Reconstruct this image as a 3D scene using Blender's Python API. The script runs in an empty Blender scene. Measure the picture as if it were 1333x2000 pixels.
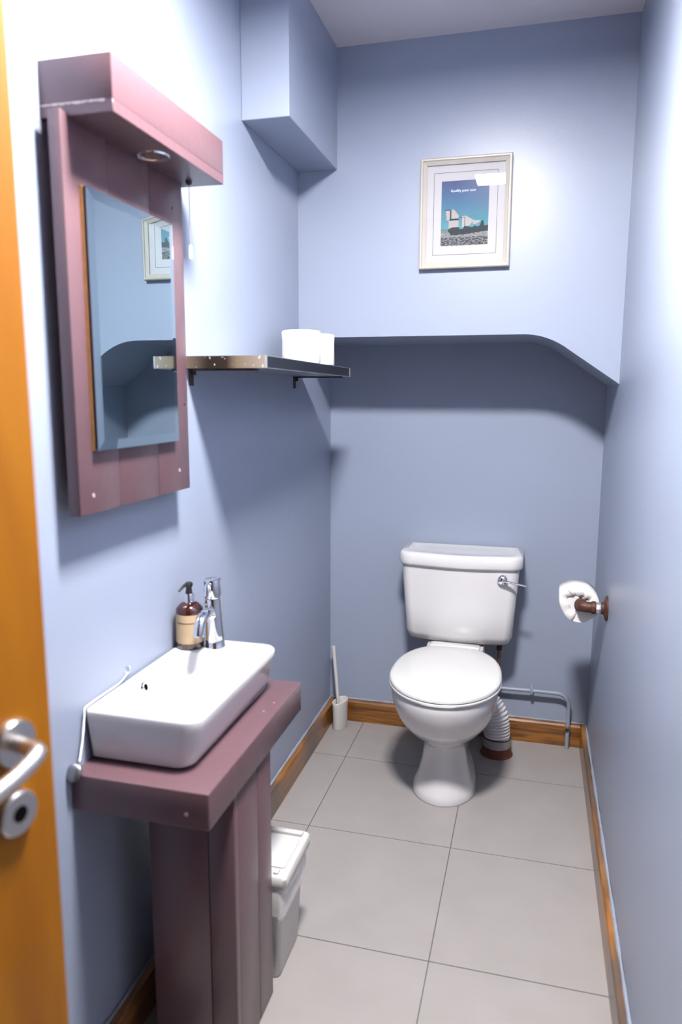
import bpy, bmesh, math, random
from mathutils import Vector, Matrix
random.seed(7)
PI = math.pi
S = bpy.context.scene
COL = S.collection

# ------------------------------------------------------------------ camera
cd = bpy.data.cameras.new('camera'); cam = bpy.data.objects.new('camera', cd); COL.objects.link(cam)
RX, RY, RZ = 0.1595, -0.0036, 0.2574
cz_, sz_, cx_, sx_, cy_, sy_ = math.cos(RZ), math.sin(RZ), math.cos(RX), math.sin(RX), math.cos(RY), math.sin(RY)
M = Matrix(((cz_, -sz_, 0), (sz_, cz_, 0), (0, 0, 1))) @ Matrix(((1, 0, 0), (0, cx_, sx_), (0, -sx_, cx_))) @ Matrix(((cy_, 0, sy_), (0, 1, 0), (-sy_, 0, cy_)))
r_, f_, u_ = M.col[0].copy(), M.col[1].copy(), M.col[2].copy()
cam.matrix_world = Matrix(((r_.x, u_.x, -f_.x, 0.7653), (r_.y, u_.y, -f_.y, -0.184), (r_.z, u_.z, -f_.z, 1.3081), (0, 0, 0, 1)))
cd.sensor_fit = 'HORIZONTAL'; cd.sensor_width = 24; cd.lens = 24 * 1434.4 / 1333
cd.clip_start = 0.02
cd.dof.use_dof = True; cd.dof.focus_distance = 2.35; cd.dof.aperture_fstop = 2.6
S.camera = cam

# ------------------------------------------------------------------ world, lamp strength, exposure
w = bpy.data.worlds.new('world'); S.world = w; w.use_nodes = True
w.node_tree.nodes['Background'].inputs[0].default_value = (0.80, 0.88, 1.0, 1)
w.node_tree.nodes['Background'].inputs[1].default_value = 0.02
PANEL_STRENGTH = 535.0
PANEL_COLOR = (1.0, 0.97, 0.95)
S.view_settings.view_transform = 'Standard'
S.view_settings.look = 'None'
S.view_settings.gamma = 1.0
S.view_settings.use_curve_mapping = False
S.view_settings.exposure = 0.5

# ------------------------------------------------------------------ materials
def mat(name, col, rough=0.5, metal=0.0, var=0.0, vscale=6.0, bump=0.0, bscale=80.0, coat=0.0, spec=0.5, trans=0.0, alpha=1.0, col2=None):
    m = bpy.data.materials.new(name); m.use_nodes = True
    nt = m.node_tree; b = nt.nodes['Principled BSDF']
    b.inputs['Base Color'].default_value = (*col, 1); b.inputs['Roughness'].default_value = rough
    b.inputs['Metallic'].default_value = metal; b.inputs['Coat Weight'].default_value = coat
    b.inputs['Coat Roughness'].default_value = 0.05
    b.inputs['Specular IOR Level'].default_value = spec
    b.inputs['Transmission Weight'].default_value = trans; b.inputs['Alpha'].default_value = alpha
    tc = nt.nodes.new('ShaderNodeTexCoord')
    if var > 0 or col2:
        n = nt.nodes.new('ShaderNodeTexNoise'); n.inputs['Scale'].default_value = vscale; n.inputs['Detail'].default_value = 5
        nt.links.new(tc.outputs['Object'], n.inputs['Vector'])
        mx = nt.nodes.new('ShaderNodeMix'); mx.data_type = 'RGBA'
        c2 = col2 if col2 else tuple(c * (1 - var) for c in col)
        c1 = col if col2 else tuple(min(1, c * (1 + var * 0.5)) for c in col)
        mx.inputs[6].default_value = (*c1, 1); mx.inputs[7].default_value = (*c2, 1)
        rp = nt.nodes.new('ShaderNodeMapRange'); rp.inputs[1].default_value = 0.02; rp.inputs[2].default_value = 0.65
        nt.links.new(n.outputs['Fac'], rp.inputs[0]); nt.links.new(rp.outputs[0], mx.inputs[0])
        nt.links.new(mx.outputs[2], b.inputs['Base Color'])
    if bump > 0:
        n2 = nt.nodes.new('ShaderNodeTexNoise'); n2.inputs['Scale'].default_value = bscale; n2.inputs['Detail'].default_value = 3
        nt.links.new(tc.outputs['Object'], n2.inputs['Vector'])
        bp = nt.nodes.new('ShaderNodeBump'); bp.inputs['Strength'].default_value = bump; bp.inputs['Distance'].default_value = 0.002
        nt.links.new(n2.outputs['Fac'], bp.inputs['Height']); nt.links.new(bp.outputs[0], b.inputs['Normal'])
    return m

def wood(name, c1, c2, scale=(1, 1, 1), rough=0.35, coat=0.3, rings=14.0, dist=3.0, dirt=None):
    """long stretched grain; scale stretches object space (small number = long direction)"""
    m = bpy.data.materials.new(name); m.use_nodes = True
    nt = m.node_tree; b = nt.nodes['Principled BSDF']
    b.inputs['Roughness'].default_value = rough; b.inputs['Coat Weight'].default_value = coat
    tc = nt.nodes.new('ShaderNodeTexCoord'); mp = nt.nodes.new('ShaderNodeMapping')
    mp.inputs['Scale'].default_value = scale
    nt.links.new(tc.outputs['Object'], mp.inputs['Vector'])
    n1 = nt.nodes.new('ShaderNodeTexNoise'); n1.inputs['Scale'].default_value = rings; n1.inputs['Detail'].default_value = 6
    n1.inputs['Distortion'].default_value = dist * 0.3
    wv = nt.nodes.new('ShaderNodeTexWave'); wv.inputs['Scale'].default_value = rings * 0.35; wv.inputs['Distortion'].default_value = dist * 2
    wv.inputs['Detail'].default_value = 4
    nt.links.new(mp.outputs[0], n1.inputs['Vector']); nt.links.new(mp.outputs[0], wv.inputs['Vector'])
    ma = nt.nodes.new('ShaderNodeMath'); ma.operation = 'MULTIPLY_ADD'; ma.inputs[1].default_value = 0.02
    nt.links.new(wv.outputs['Fac'], ma.inputs[0]); nt.links.new(n1.outputs['Fac'], ma.inputs[2])
    rp = nt.nodes.new('ShaderNodeMapRange'); rp.inputs[1].default_value = 0.40; rp.inputs[2].default_value = 0.74
    nt.links.new(ma.outputs[0], rp.inputs[0])
    mx = nt.nodes.new('ShaderNodeMix'); mx.data_type = 'RGBA'
    mx.inputs[6].default_value = (*c1, 1); mx.inputs[7].default_value = (*c2, 1)
    nt.links.new(rp.outputs[0], mx.inputs[0]); out = mx.outputs[2]
    if dirt:
        n3 = nt.nodes.new('ShaderNodeTexNoise'); n3.inputs['Scale'].default_value = 3.5; n3.inputs['Detail'].default_value = 3
        nt.links.new(tc.outputs['Object'], n3.inputs['Vector'])
        r3 = nt.nodes.new('ShaderNodeMapRange'); r3.inputs[1].default_value = 0.45; r3.inputs[2].default_value = 0.62
        r3.inputs[4].default_value = 0.92
        nt.links.new(n3.outputs['Fac'], r3.inputs[0])
        m3 = nt.nodes.new('ShaderNodeMix'); m3.data_type = 'RGBA'; m3.inputs[7].default_value = (*dirt, 1)
        nt.links.new(out, m3.inputs[6]); nt.links.new(r3.outputs[0], m3.inputs[0]); out = m3.outputs[2]
    nt.links.new(out, b.inputs['Base Color'])
    bp = nt.nodes.new('ShaderNodeBump'); bp.inputs['Strength'].default_value = 0.25; bp.inputs['Distance'].default_value = 0.001
    nt.links.new(ma.outputs[0], bp.inputs['Height']); nt.links.new(bp.outputs[0], b.inputs['Normal'])
    return m

def emis(name, col, s):
    m = bpy.data.materials.new(name); m.use_nodes = True; nt = m.node_tree
    nt.nodes.remove(nt.nodes['Principled BSDF'])
    e = nt.nodes.new('ShaderNodeEmission'); e.inputs[0].default_value = (*col, 1); e.inputs[1].default_value = s
    nt.links.new(e.outputs[0], nt.nodes['Material Output'].inputs[0]); return m

BLUE = (0.262, 0.300, 0.392)
M_WALL = mat('blue_wall_paint', BLUE, 0.36, var=0.035, vscale=2.5, bump=0.12, bscale=140, spec=0.45)
M_CEIL = mat('ceiling_paint', (0.58, 0.545, 0.58), 0.8, bump=0.1)
M_PLUM = mat('plum_gloss_paint', (0.110, 0.060, 0.070), 0.30, var=0.05, vscale=9, bump=0.25, bscale=60, spec=0.6)
M_PLUMD = mat('plum_joint', (0.05, 0.03, 0.035), 0.7)
M_CHIP = mat('bare_chip', (0.34, 0.25, 0.25), 0.7)
M_TILE = mat('grey_porcelain_tile', (0.30, 0.275, 0.27), 0.42, bump=0.05, bscale=40, col2=(0.26, 0.24, 0.232), vscale=9)
M_GROUT = mat('dark_grout', (0.10, 0.09, 0.09), 0.9)
M_OAKX = wood('oak_skirting_back', (0.27, 0.105, 0.018), (0.055, 0.017, 0.004), (0.10, 1, 1.6), rings=46)
M_OAKY = wood('oak_skirting_side', (0.29, 0.12, 0.022), (0.08, 0.028, 0.008), (1, 0.10, 1.6), rings=46, dirt=(0.085, 0.06, 0.045))
M_CAULK = mat('caulk', (0.26, 0.285, 0.35), 0.6, var=0.15, vscale=40)
M_CER = mat('white_ceramic', (0.60, 0.59, 0.60), 0.12, coat=0.5, spec=0.5)
M_SEAT = mat('white_seat_plastic', (0.58, 0.575, 0.57), 0.18, coat=0.2)
M_PLAS = mat('white_plastic', (0.48, 0.465, 0.455), 0.35)
M_CREAM = mat('cream_plastic', (0.70, 0.62, 0.48), 0.4)
M_CHROME = mat('chrome', (0.86, 0.87, 0.90), 0.06, 1.0)
M_SATIN = mat('satin_steel', (0.62, 0.58, 0.54), 0.28, 1.0)
M_BLACK = mat('black_plastic', (0.012, 0.012, 0.014), 0.3)
M_DARK = mat('dark_hole', (0.004, 0.004, 0.004), 0.9, spec=0.02)
M_AMBER = mat('amber_bottle', (0.026, 0.005, 0.004), 0.08, coat=0.8)
M_LABEL = mat('cream_label', (0.44, 0.32, 0.19), 0.5, var=0.1, vscale=30)
M_INK = mat('label_ink', (0.07, 0.045, 0.04), 0.6)
M_INK2 = mat('label_faint_ink', (0.42, 0.30, 0.20), 0.6)
M_PAPER = mat('tissue_paper', (0.66, 0.64, 0.64), 0.95, bump=0.5, bscale=220)
M_CARD = mat('card_core', (0.45, 0.36, 0.27), 0.9)
M_RUST = mat('rusty_iron', (0.13, 0.048, 0.030), 0.55, 0.3, bump=0.5, bscale=150, col2=(0.06, 0.022, 0.014), vscale=60)
M_ZINC = mat('zinc_nut', (0.55, 0.56, 0.58), 0.4, 0.8, bump=0.3)
M_FRAME = mat('cream_frame_paint', (0.40, 0.37, 0.33), 0.4, var=0.05, vscale=30)
M_MOUNT = mat('white_mount_card', (0.45, 0.445, 0.475), 0.8)
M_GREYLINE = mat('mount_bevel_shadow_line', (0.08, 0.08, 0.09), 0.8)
M_MIRROR = mat('mirror_silver', (0.56, 0.68, 0.71), 0.0, 1.0)
M_MIRRORB = mat('mirror_bevel', (0.62, 0.76, 0.80), 0.02, 1.0)
M_EDGE = mat('mirror_dark_edge', (0.01, 0.018, 0.022), 0.3)
M_PLY = mat('plywood_edge', (0.62, 0.33, 0.12), 0.6, var=0.2, vscale=60)
M_STEEL = mat('worn_shelf_steel', (0.30, 0.31, 0.34), 0.28, 0.9, var=0.2, vscale=20)
M_SHELFD = mat('shelf_dark_edge', (0.035, 0.040, 0.055), 0.3, 0.5)
M_BRKT = mat('shelf_bracket_iron', (0.10, 0.09, 0.09), 0.5, 0.6, col2=(0.05, 0.035, 0.03), vscale=80)
M_PIPE = mat('painted_pipe', (0.25, 0.285, 0.36), 0.4, var=0.08, vscale=30)
M_TERRA = mat('terracotta_collar', (0.13, 0.034, 0.015), 0.7, var=0.3, vscale=40)
M_GREYC = mat('dirty_white_collar', (0.42, 0.40, 0.41), 0.5, col2=(0.27, 0.24, 0.24), vscale=25)
M_GOO = mat('dark_sealant', (0.03, 0.022, 0.02), 0.6)
M_DOOR = wood('varnished_door', (0.35, 0.125, 0.0012), (0.25, 0.078, 0.0008), (1.2, 1.2, 0.12), rough=0.5, coat=0.1, rings=9)
M_DOOR.node_tree.nodes['Principled BSDF'].inputs['Specular IOR Level'].default_value = 0.2
M_PULL = mat('cord_acorn', (0.86, 0.86, 0.86), 0.4)
M_LAMPG = mat('lamp_reflector', (0.55, 0.42, 0.30), 0.15, 0.9)

def worn_end_mat():
    m = bpy.data.materials.new('worn_shelf_end'); m.use_nodes = True; nt = m.node_tree; b = nt.nodes['Principled BSDF']
    tc = nt.nodes.new('ShaderNodeTexCoord'); sp = nt.nodes.new('ShaderNodeSeparateXYZ'); nt.links.new(tc.outputs['Object'], sp.inputs[0])
    cr = nt.nodes.new('ShaderNodeValToRGB'); mr = nt.nodes.new('ShaderNodeMapRange')
    mr.inputs[1].default_value = 0.0; mr.inputs[2].default_value = 0.203
    nt.links.new(sp.outputs[0], mr.inputs[0]); nt.links.new(mr.outputs[0], cr.inputs[0])
    e = cr.color_ramp.elements
    e[0].position = 0.0; e[0].color = (0.10, 0.07, 0.045, 1); e[1].position = 1.0; e[1].color = (0.18, 0.15, 0.13, 1)
    a = cr.color_ramp.elements.new(0.28); a.color = (0.012, 0.008, 0.006, 1)  # near-black patch on the wall-side half of the end
    a = cr.color_ramp.elements.new(0.5); a.color = (0.014, 0.008, 0.006, 1)
    a = cr.color_ramp.elements.new(0.62); a.color = (0.11, 0.08, 0.055, 1)
    n = nt.nodes.new('ShaderNodeTexNoise'); n.inputs['Scale'].default_value = 120; n.inputs['Detail'].default_value = 3
    nt.links.new(tc.outputs['Object'], n.inputs['Vector'])
    r2 = nt.nodes.new('ShaderNodeMapRange'); r2.inputs[1].default_value = 0.66; r2.inputs[2].default_value = 0.68
    nt.links.new(n.outputs['Fac'], r2.inputs[0])
    mx = nt.nodes.new('ShaderNodeMix'); mx.data_type = 'RGBA'; mx.inputs[7].default_value = (0.45, 0.42, 0.4, 1)
    nt.links.new(cr.outputs[0], mx.inputs[6]); nt.links.new(r2.outputs[0], mx.inputs[0]); nt.links.new(mx.outputs[2], b.inputs['Base Color'])
    b.inputs['Roughness'].default_value = 0.4
    return m
M_WORN = worn_end_mat()

def liner_mat():
    m = bpy.data.materials.new('thin_bin_liner'); m.use_nodes = True; nt = m.node_tree; b = nt.nodes['Principled BSDF']
    b.inputs['Base Color'].default_value = (0.85, 0.84, 0.83, 1); b.inputs['Roughness'].default_value = 0.25
    b.inputs['Alpha'].default_value = 0.55
    return m
M_LINER = liner_mat()

def glass_mat():
    m = bpy.data.materials.new('picture_glass'); m.use_nodes = True; nt = m.node_tree
    nt.nodes.remove(nt.nodes['Principled BSDF'])
    t = nt.nodes.new('ShaderNodeBsdfTransparent'); g = nt.nodes.new('ShaderNodeBsdfGlossy'); g.inputs['Roughness'].default_value = 0.0
    fr = nt.nodes.new('ShaderNodeFresnel'); fr.inputs[0].default_value = 1.5
    mx = nt.nodes.new('ShaderNodeMixShader')
    nt.links.new(fr.outputs[0], mx.inputs[0]); nt.links.new(t.outputs[0], mx.inputs[1]); nt.links.new(g.outputs[0], mx.inputs[2])
    nt.links.new(mx.outputs[0], nt.nodes['Material Output'].inputs[0]); return m
M_GLASS = glass_mat()

# ------------------------------------------------------------------ helpers
def smooth(me, ang=40):
    for p in me.polygons: p.use_smooth = True
    try: me.set_sharp_from_angle(angle=math.radians(ang))
    except Exception: pass

def obj(name, bm, m, parent=None, sm=True, ang=40):
    me = bpy.data.meshes.new(name); bmesh.ops.recalc_face_normals(bm, faces=bm.faces); bm.to_mesh(me); bm.free()
    for x in (m if isinstance(m, (list, tuple)) else [m]): me.materials.append(x)
    if sm: smooth(me, ang)
    o = bpy.data.objects.new(name, me); COL.objects.link(o)
    if parent is not None: setp(o, parent)
    return o

def setp(o, parent):
    o.parent = parent
    pm = Matrix.Identity(4); chain = []; p = parent
    while p is not None: chain.append(p); p = p.parent
    for q in reversed(chain): pm = pm @ q.matrix_parent_inverse @ q.matrix_basis
    o.matrix_parent_inverse = pm.inverted()

def thing(name, label, cat, loc, group=None):
    o = bpy.data.objects.new(name, None); COL.objects.link(o); o.location = loc; o.empty_display_size = 0.05
    return tag(o, label, cat, group)
def tag(o, label=None, cat=None, group=None, kind=None):
    if label: o['label'] = label
    if cat: o['category'] = cat
    if group: o['group'] = group
    if kind: o['kind'] = kind
    return o
def struct(o, label=None, cat=None): return tag(o, label, cat, kind='structure')

def box(x0, x1, y0, y1, z0, z1, bev=0.0, seg=2, bm=None):
    b = bmesh.new() if bm is None else bm
    vs = [b.verts.new(p) for p in ((x0, y0, z0), (x1, y0, z0), (x1, y1, z0), (x0, y1, z0), (x0, y0, z1), (x1, y0, z1), (x1, y1, z1), (x0, y1, z1))]
    fs = [b.faces.new([vs[i] for i in f]) for f in ((0, 3, 2, 1), (4, 5, 6, 7), (0, 1, 5, 4), (1, 2, 6, 5), (2, 3, 7, 6), (3, 0, 4, 7))]
    if bev > 0:
        es = set(e for f in fs for e in f.edges)
        bmesh.ops.bevel(b, geom=list(es), offset=bev, segments=seg, affect='EDGES', profile=0.5)
    return b

def loft(rings, cap0=True, cap1=True, closed=True, bm=None):
    b = bmesh.new() if bm is None else bm
    R = [[b.verts.new(p) for p in r] for r in rings]
    n = len(R[0])
    for a, c in zip(R, R[1:]):
        for i in range(n if closed else n - 1):
            j = (i + 1) % n
            try: b.faces.new((a[i], a[j], c[j], c[i]))
            except ValueError: pass
    if cap0: b.faces.new(list(reversed(R[0])))
    if cap1: b.faces.new(R[-1])
    return b

def lathe(prof, axis_o, axis_d=(0, 0, 1), n=32, cap0=True, cap1=True, bm=None):
    d = Vector(axis_d).normalized(); o = Vector(axis_o)
    t = Vector((1, 0, 0)) if abs(d.x) < 0.9 else Vector((0, 1, 0))
    u = d.cross(t).normalized(); v = d.cross(u)
    rings = [[o + d * h + (u * math.cos(2 * PI * i / n) + v * math.sin(2 * PI * i / n)) * r for i in range(n)] for r, h in prof]
    return loft(rings, cap0, cap1, bm=bm)

def spline(pts, k=8):
    P = [Vector(p) for p in pts]; P = [P[0]] + P + [P[-1]]; out = []
    for i in range(1, len(P) - 2):
        p0, p1, p2, p3 = P[i - 1], P[i], P[i + 1], P[i + 2]
        for j in range(k):
            t = j / k
            out.append(0.5 * ((2 * p1) + (p2 - p0) * t + (2 * p0 - 5 * p1 + 4 * p2 - p3) * t * t + (3 * p1 - p0 - 3 * p2 + p3) * t ** 3))
    out.append(P[-2]); return out

def tube(path, r, n=14, bm=None, squash=1.0, cap=True):
    P = [Vector(p) for p in path]; rr = r if callable(r) else (lambda t: r)
    rings = []; nrm = None
    for i, p in enumerate(P):
        t = (P[min(i + 1, len(P) - 1)] - P[max(i - 1, 0)]).normalized()
        if nrm is None: nrm = t.orthogonal().normalized() if abs(t.z) > 0.9 else t.cross(Vector((0, 0, 1))).normalized()
        nrm = (nrm - t * nrm.dot(t)).normalized(); bi = t.cross(nrm)
        q = rr(i / (len(P) - 1))
        rings.append([p + nrm * math.cos(2 * PI * j / n) * q + bi * math.sin(2 * PI * j / n) * q * squash for j in range(n)])
    return loft(rings, cap, cap, bm=bm)

def rrect(x0, x1, y0, y1, r, z, n=6, rw=None):
    out = []; q = r if rw is None else rw; R0 = r
    for cx, cy, a, r in ((x1 - R0, y1 - R0, 0, R0), (x0 + q, y1 - q, PI / 2, q), (x0 + q, y0 + q, PI, q), (x1 - R0, y0 + R0, 1.5 * PI, R0)):
        for i in range(n + 1):
            t = a + PI / 2 * i / n; out.append(Vector((cx + r * math.cos(t), cy + r * math.sin(t), z)))
    return out

def extrude_poly(pts2, y0, y1, plane='xz', bev=0.0):
    """pts2 polygon extruded from y0 to y1 (plane xz) or z (plane xy)"""
    f = (lambda p, k: (p[0], k, p[1])) if plane == 'xz' else (lambda p, k: (p[0], p[1], k)) if plane == 'xy' else (lambda p, k: (k, p[0], p[1]))
    b = loft([[Vector(f(p, y0)) for p in pts2], [Vector(f(p, y1)) for p in pts2]])
    if bev: bmesh.ops.bevel(b, geom=[e for e in b.edges], offset=bev, segments=2, affect='EDGES')
    return b

W, D, D2, H = 1.0, 2.563, 2.171, 2.352
YF = -0.12      # inner face of the front wall (doorway)
T = 0.1

# ------------------------------------------------------------------ room shell
struct(obj('wall_left', box(-T, 0, -0.22, D + T, -0.05, H + T), M_WALL, sm=False))
struct(obj('wall_right', box(W, W + T, -0.22, D + T, -0.05, H + T), M_WALL, sm=False))
struct(obj('wall_back', box(0, W, D, D + T, -0.05, H + T), M_WALL, sm=False))
# projecting upper part of the back wall with sloped, rounded underside
prof = [(0.0, H), (0.0, 1.489), (0.70, 1.489)]
for i in range(9):
    t = i / 8; p0, p1, p2 = Vector((0.715, 1.489)), Vector((0.79, 1.489)), Vector((0.855, 1.4395))
    q = p0 * (1 - t) ** 2 + p1 * 2 * t * (1 - t) + p2 * t * t; prof.append((q.x, q.y))
prof += [(1.0, 1.340), (1.0, H)]
up = extrude_poly(prof, D2, D, 'xz')
struct(obj('wall_back_upper', up, M_WALL, ang=35))
struct(obj('ceiling', box(-T, W + T, -0.22, D + T, H, H + T), M_CEIL, sm=False))
struct(obj('trim_1', box(0, 0.129, 1.705, D2, 2.0, H, 0.0015, 1), M_WALL, sm=False))
# front wall with the doorway the camera looks through
fb = box(-0.0, 0.07, YF - 0.1, YF, 0, H)
box(0.93, W, YF - 0.1, YF, 0, H, bm=fb); box(0.07, 0.93, YF - 0.1, YF, 2.06, H, bm=fb)
struct(obj('wall_front', fb, M_WALL, sm=False))

# floor: bed plus tiles
fl = struct(obj('floor', box(-T, W + T, -0.452, D + T, -0.05, -0.0013), M_GROUT, sm=False))
xs = [-0.286, 0.146, 0.5782, 1.0104]; ys = [2.6945, 2.245, 1.796, 1.346, 0.897, 0.447, -0.003, -0.452]
g = 0.0015
for i in range(3):
    for j in range(len(ys) - 1):
        x0, x1, y0, y1 = max(xs[i], 0.001), min(xs[i + 1], 0.999), max(ys[j + 1], -1.28), min(ys[j], D - 0.001)
        dz = random.uniform(-0.0001, 0.0001)
        obj('tile', box(x0 + g, x1 - g, y0 + g, y1 - g, -0.0012, dz), M_TILE, fl, sm=False)

# skirting
hb, tb = 0.086, 0.024
def skirt_prof(s):
    return [(0, 0), (tb, 0), (tb, hb - 0.007), (tb - 0.004, hb - 0.001), (tb - 0.007, hb), (0, hb)]
def skirt_side(x, sgn):
    return extrude_poly([(x + sgn * a, z) for a, z in skirt_prof(1)], YF + 0.0, D - 0.001, 'xz')
bl = struct(obj('baseboard_left', skirt_side(0, 1), M_OAKY, ang=25))
br = struct(obj('baseboard_right', skirt_side(W, -1), M_OAKY, ang=25))
bb = struct(obj('baseboard_back', extrude_poly([(D - a, z) for a, z in skirt_prof(1)], tb, W - tb, 'yz'), M_OAKX, ang=25))
def caulk(pts, parent):
    b = tube(pts, lambda t: 0.0045 + 0.002 * math.sin(t * 90) * math.sin(t * 37), 6); obj('sealant_line', b, M_CAULK, parent)
caulk([(0.004, y, hb + 0.002) for y in [YF + i * (D - YF - 0.01) / 60 for i in range(61)]], bl)
caulk([(W - 0.004, y, hb + 0.002) for y in [YF + i * (D - YF - 0.01) / 60 for i in range(61)]], br)
caulk([(x, D - 0.004, hb + 0.002) for x in [0.01 + i * 0.98 / 40 for i in range(41)]], bb)

# ------------------------------------------------------------------ ceiling light (the only lamp)
LX0, LX1, LY0, LY1, LZ = 0.455, 0.685, 0.815, 0.995, 2.275
cl = thing('ceiling_light', 'bright square white ceiling light reflected in the picture glass', 'light', ((LX0 + LX1) / 2, (LY0 + LY1) / 2, H))
b = bmesh.new(); fw = 0.012
for a in ((LX0 - fw, LX1 + fw, LY0 - fw, LY0), (LX0 - fw, LX1 + fw, LY1, LY1 + fw), (LX0 - fw, LX0, LY0, LY1), (LX1, LX1 + fw, LY0, LY1)):
    box(*a, LZ - 0.002, H, bm=b)
obj('frame', b, M_PLAS, cl, sm=False)
obj('diffuser', box(LX0, LX1, LY0, LY1, LZ, LZ + 0.004), emis('panel_glow', PANEL_COLOR, PANEL_STRENGTH), cl, sm=False)

# ------------------------------------------------------------------ door, opened inward at the left
th = math.radians(10); ev = Vector((math.sin(th), math.cos(th), 0)); nv = Vector((math.cos(th), -math.sin(th), 0))
E0 = Vector((0.2328, 0.5113, 0.0))            # free edge on the visible face
def dp(a, nrm, z): return E0 - ev * a + nv * nrm + Vector((0, 0, z))   # a = distance back from the free edge
def dbox(a0, a1, n0, n1, z0, z1, bev=0):
    b = bmesh.new(); vs = [b.verts.new(dp(a, q, z)) for z in (z0, z1) for a, q in ((a0, n0), (a1, n0), (a1, n1), (a0, n1))]
    for f in ((0, 1, 2, 3), (7, 6, 5, 4), (0, 4, 5, 1), (1, 5, 6, 2), (2, 6, 7, 3), (3, 7, 4, 0)): b.faces.new([vs[i] for i in f])
    if bev: bmesh.ops.bevel(b, geom=list(b.edges), offset=bev, segments=2, affect='EDGES')
    return b
dr = struct(obj('door_1', dbox(0, 0.66, -0.04, 0, 0.006, 2.0, 0.002), M_DOOR, sm=False))
def da(a, z): return dp(a, 0, z)
rose = obj('handle_rose', lathe([(0.027, 0), (0.027, 0.006), (0.025, 0.009), (0.011, 0.0095)], da(0.056, 0.928), nv, 40), M_SATIN, dr)
pth = spline([dp(0.056, 0.006, 0.928), dp(0.056, 0.022, 0.928), dp(0.056, 0.034, 0.9275), dp(0.060, 0.042, 0.926), dp(0.072, 0.045, 0.922), dp(0.10, 0.045, 0.913), dp(0.135, 0.043, 0.906), dp(0.175, 0.041, 0.903)], 8)
obj('lever', tube(pth, lambda t: 0.0095 if t < 0.5 else 0.0095 + 0.002 * (t - 0.5), 16), M_SATIN, dr)
kz = 0.846
obj('escutcheon', lathe([(0.0255, 0), (0.0255, 0.006), (0.0235, 0.008), (0.007, 0.0082)], da(0.058, kz), nv, 40), M_SATIN, dr)
obj('keyhole', lathe([(0.0095, 0.0), (0.0095, 0.0088)], da(0.058, kz), nv, 20), M_DARK, dr)

# ------------------------------------------------------------------ picture on the upper back wall
PX0, PX1, PZ0, PZ1 = 0.3955, 0.6665, 1.6875, 2.0065
pw, ph = PX1 - PX0, PZ1 - PZ0
pic = thing('framed_picture', 'cream framed seaside picture of a white tower hung on the back wall', 'picture', ((PX0 + PX1) / 2, D2, PZ0))
yw = D2
def ring_rect(xa, xb, za, zb, y): return [Vector((xa, y, za)), Vector((xb, y, za)), Vector((xb, y, zb)), Vector((xa, y, zb))]
ib = 0.0195
fr = loft([ring_rect(PX0, PX1, PZ0, PZ1, yw - 0.001), ring_rect(PX0, PX1, PZ0, PZ1, yw - 0.021), ring_rect(PX0 + .003, PX1 - .003, PZ0 + .003, PZ1 - .003, yw - 0.0235),
           ring_rect(PX0 + .007, PX1 - .007, PZ0 + .007, PZ1 - .007, yw - 0.0235), ring_rect(PX0 + .009, PX1 - .009, PZ0 + .009, PZ1 - .009, yw - 0.020),
           ring_rect(PX0 + ib, PX1 - ib, PZ0 + ib, PZ1 - ib, yw - 0.015), ring_rect(PX0 + ib, PX1 - ib, PZ0 + ib, PZ1 - ib, yw - 0.009)], cap0=True, cap1=False)
obj('frame', fr, M_FRAME, pic, sm=False)
ym = yw - 0.0092
mo = obj('mount', box(PX0 + ib, PX1 - ib, ym, ym + 0.003, PZ0 + ib, PZ1 - ib), M_MOUNT, pic, sm=False)
def U_(u): return PX0 + u * pw
def V_(v): return PZ1 - v * ph
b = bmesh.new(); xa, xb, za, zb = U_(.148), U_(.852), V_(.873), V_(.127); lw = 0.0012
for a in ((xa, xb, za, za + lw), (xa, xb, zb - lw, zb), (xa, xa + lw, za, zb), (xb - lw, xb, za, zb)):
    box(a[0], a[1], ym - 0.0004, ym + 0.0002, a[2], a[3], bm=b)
obj('mount_line', b, M_GREYLINE, pic, sm=False)

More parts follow.
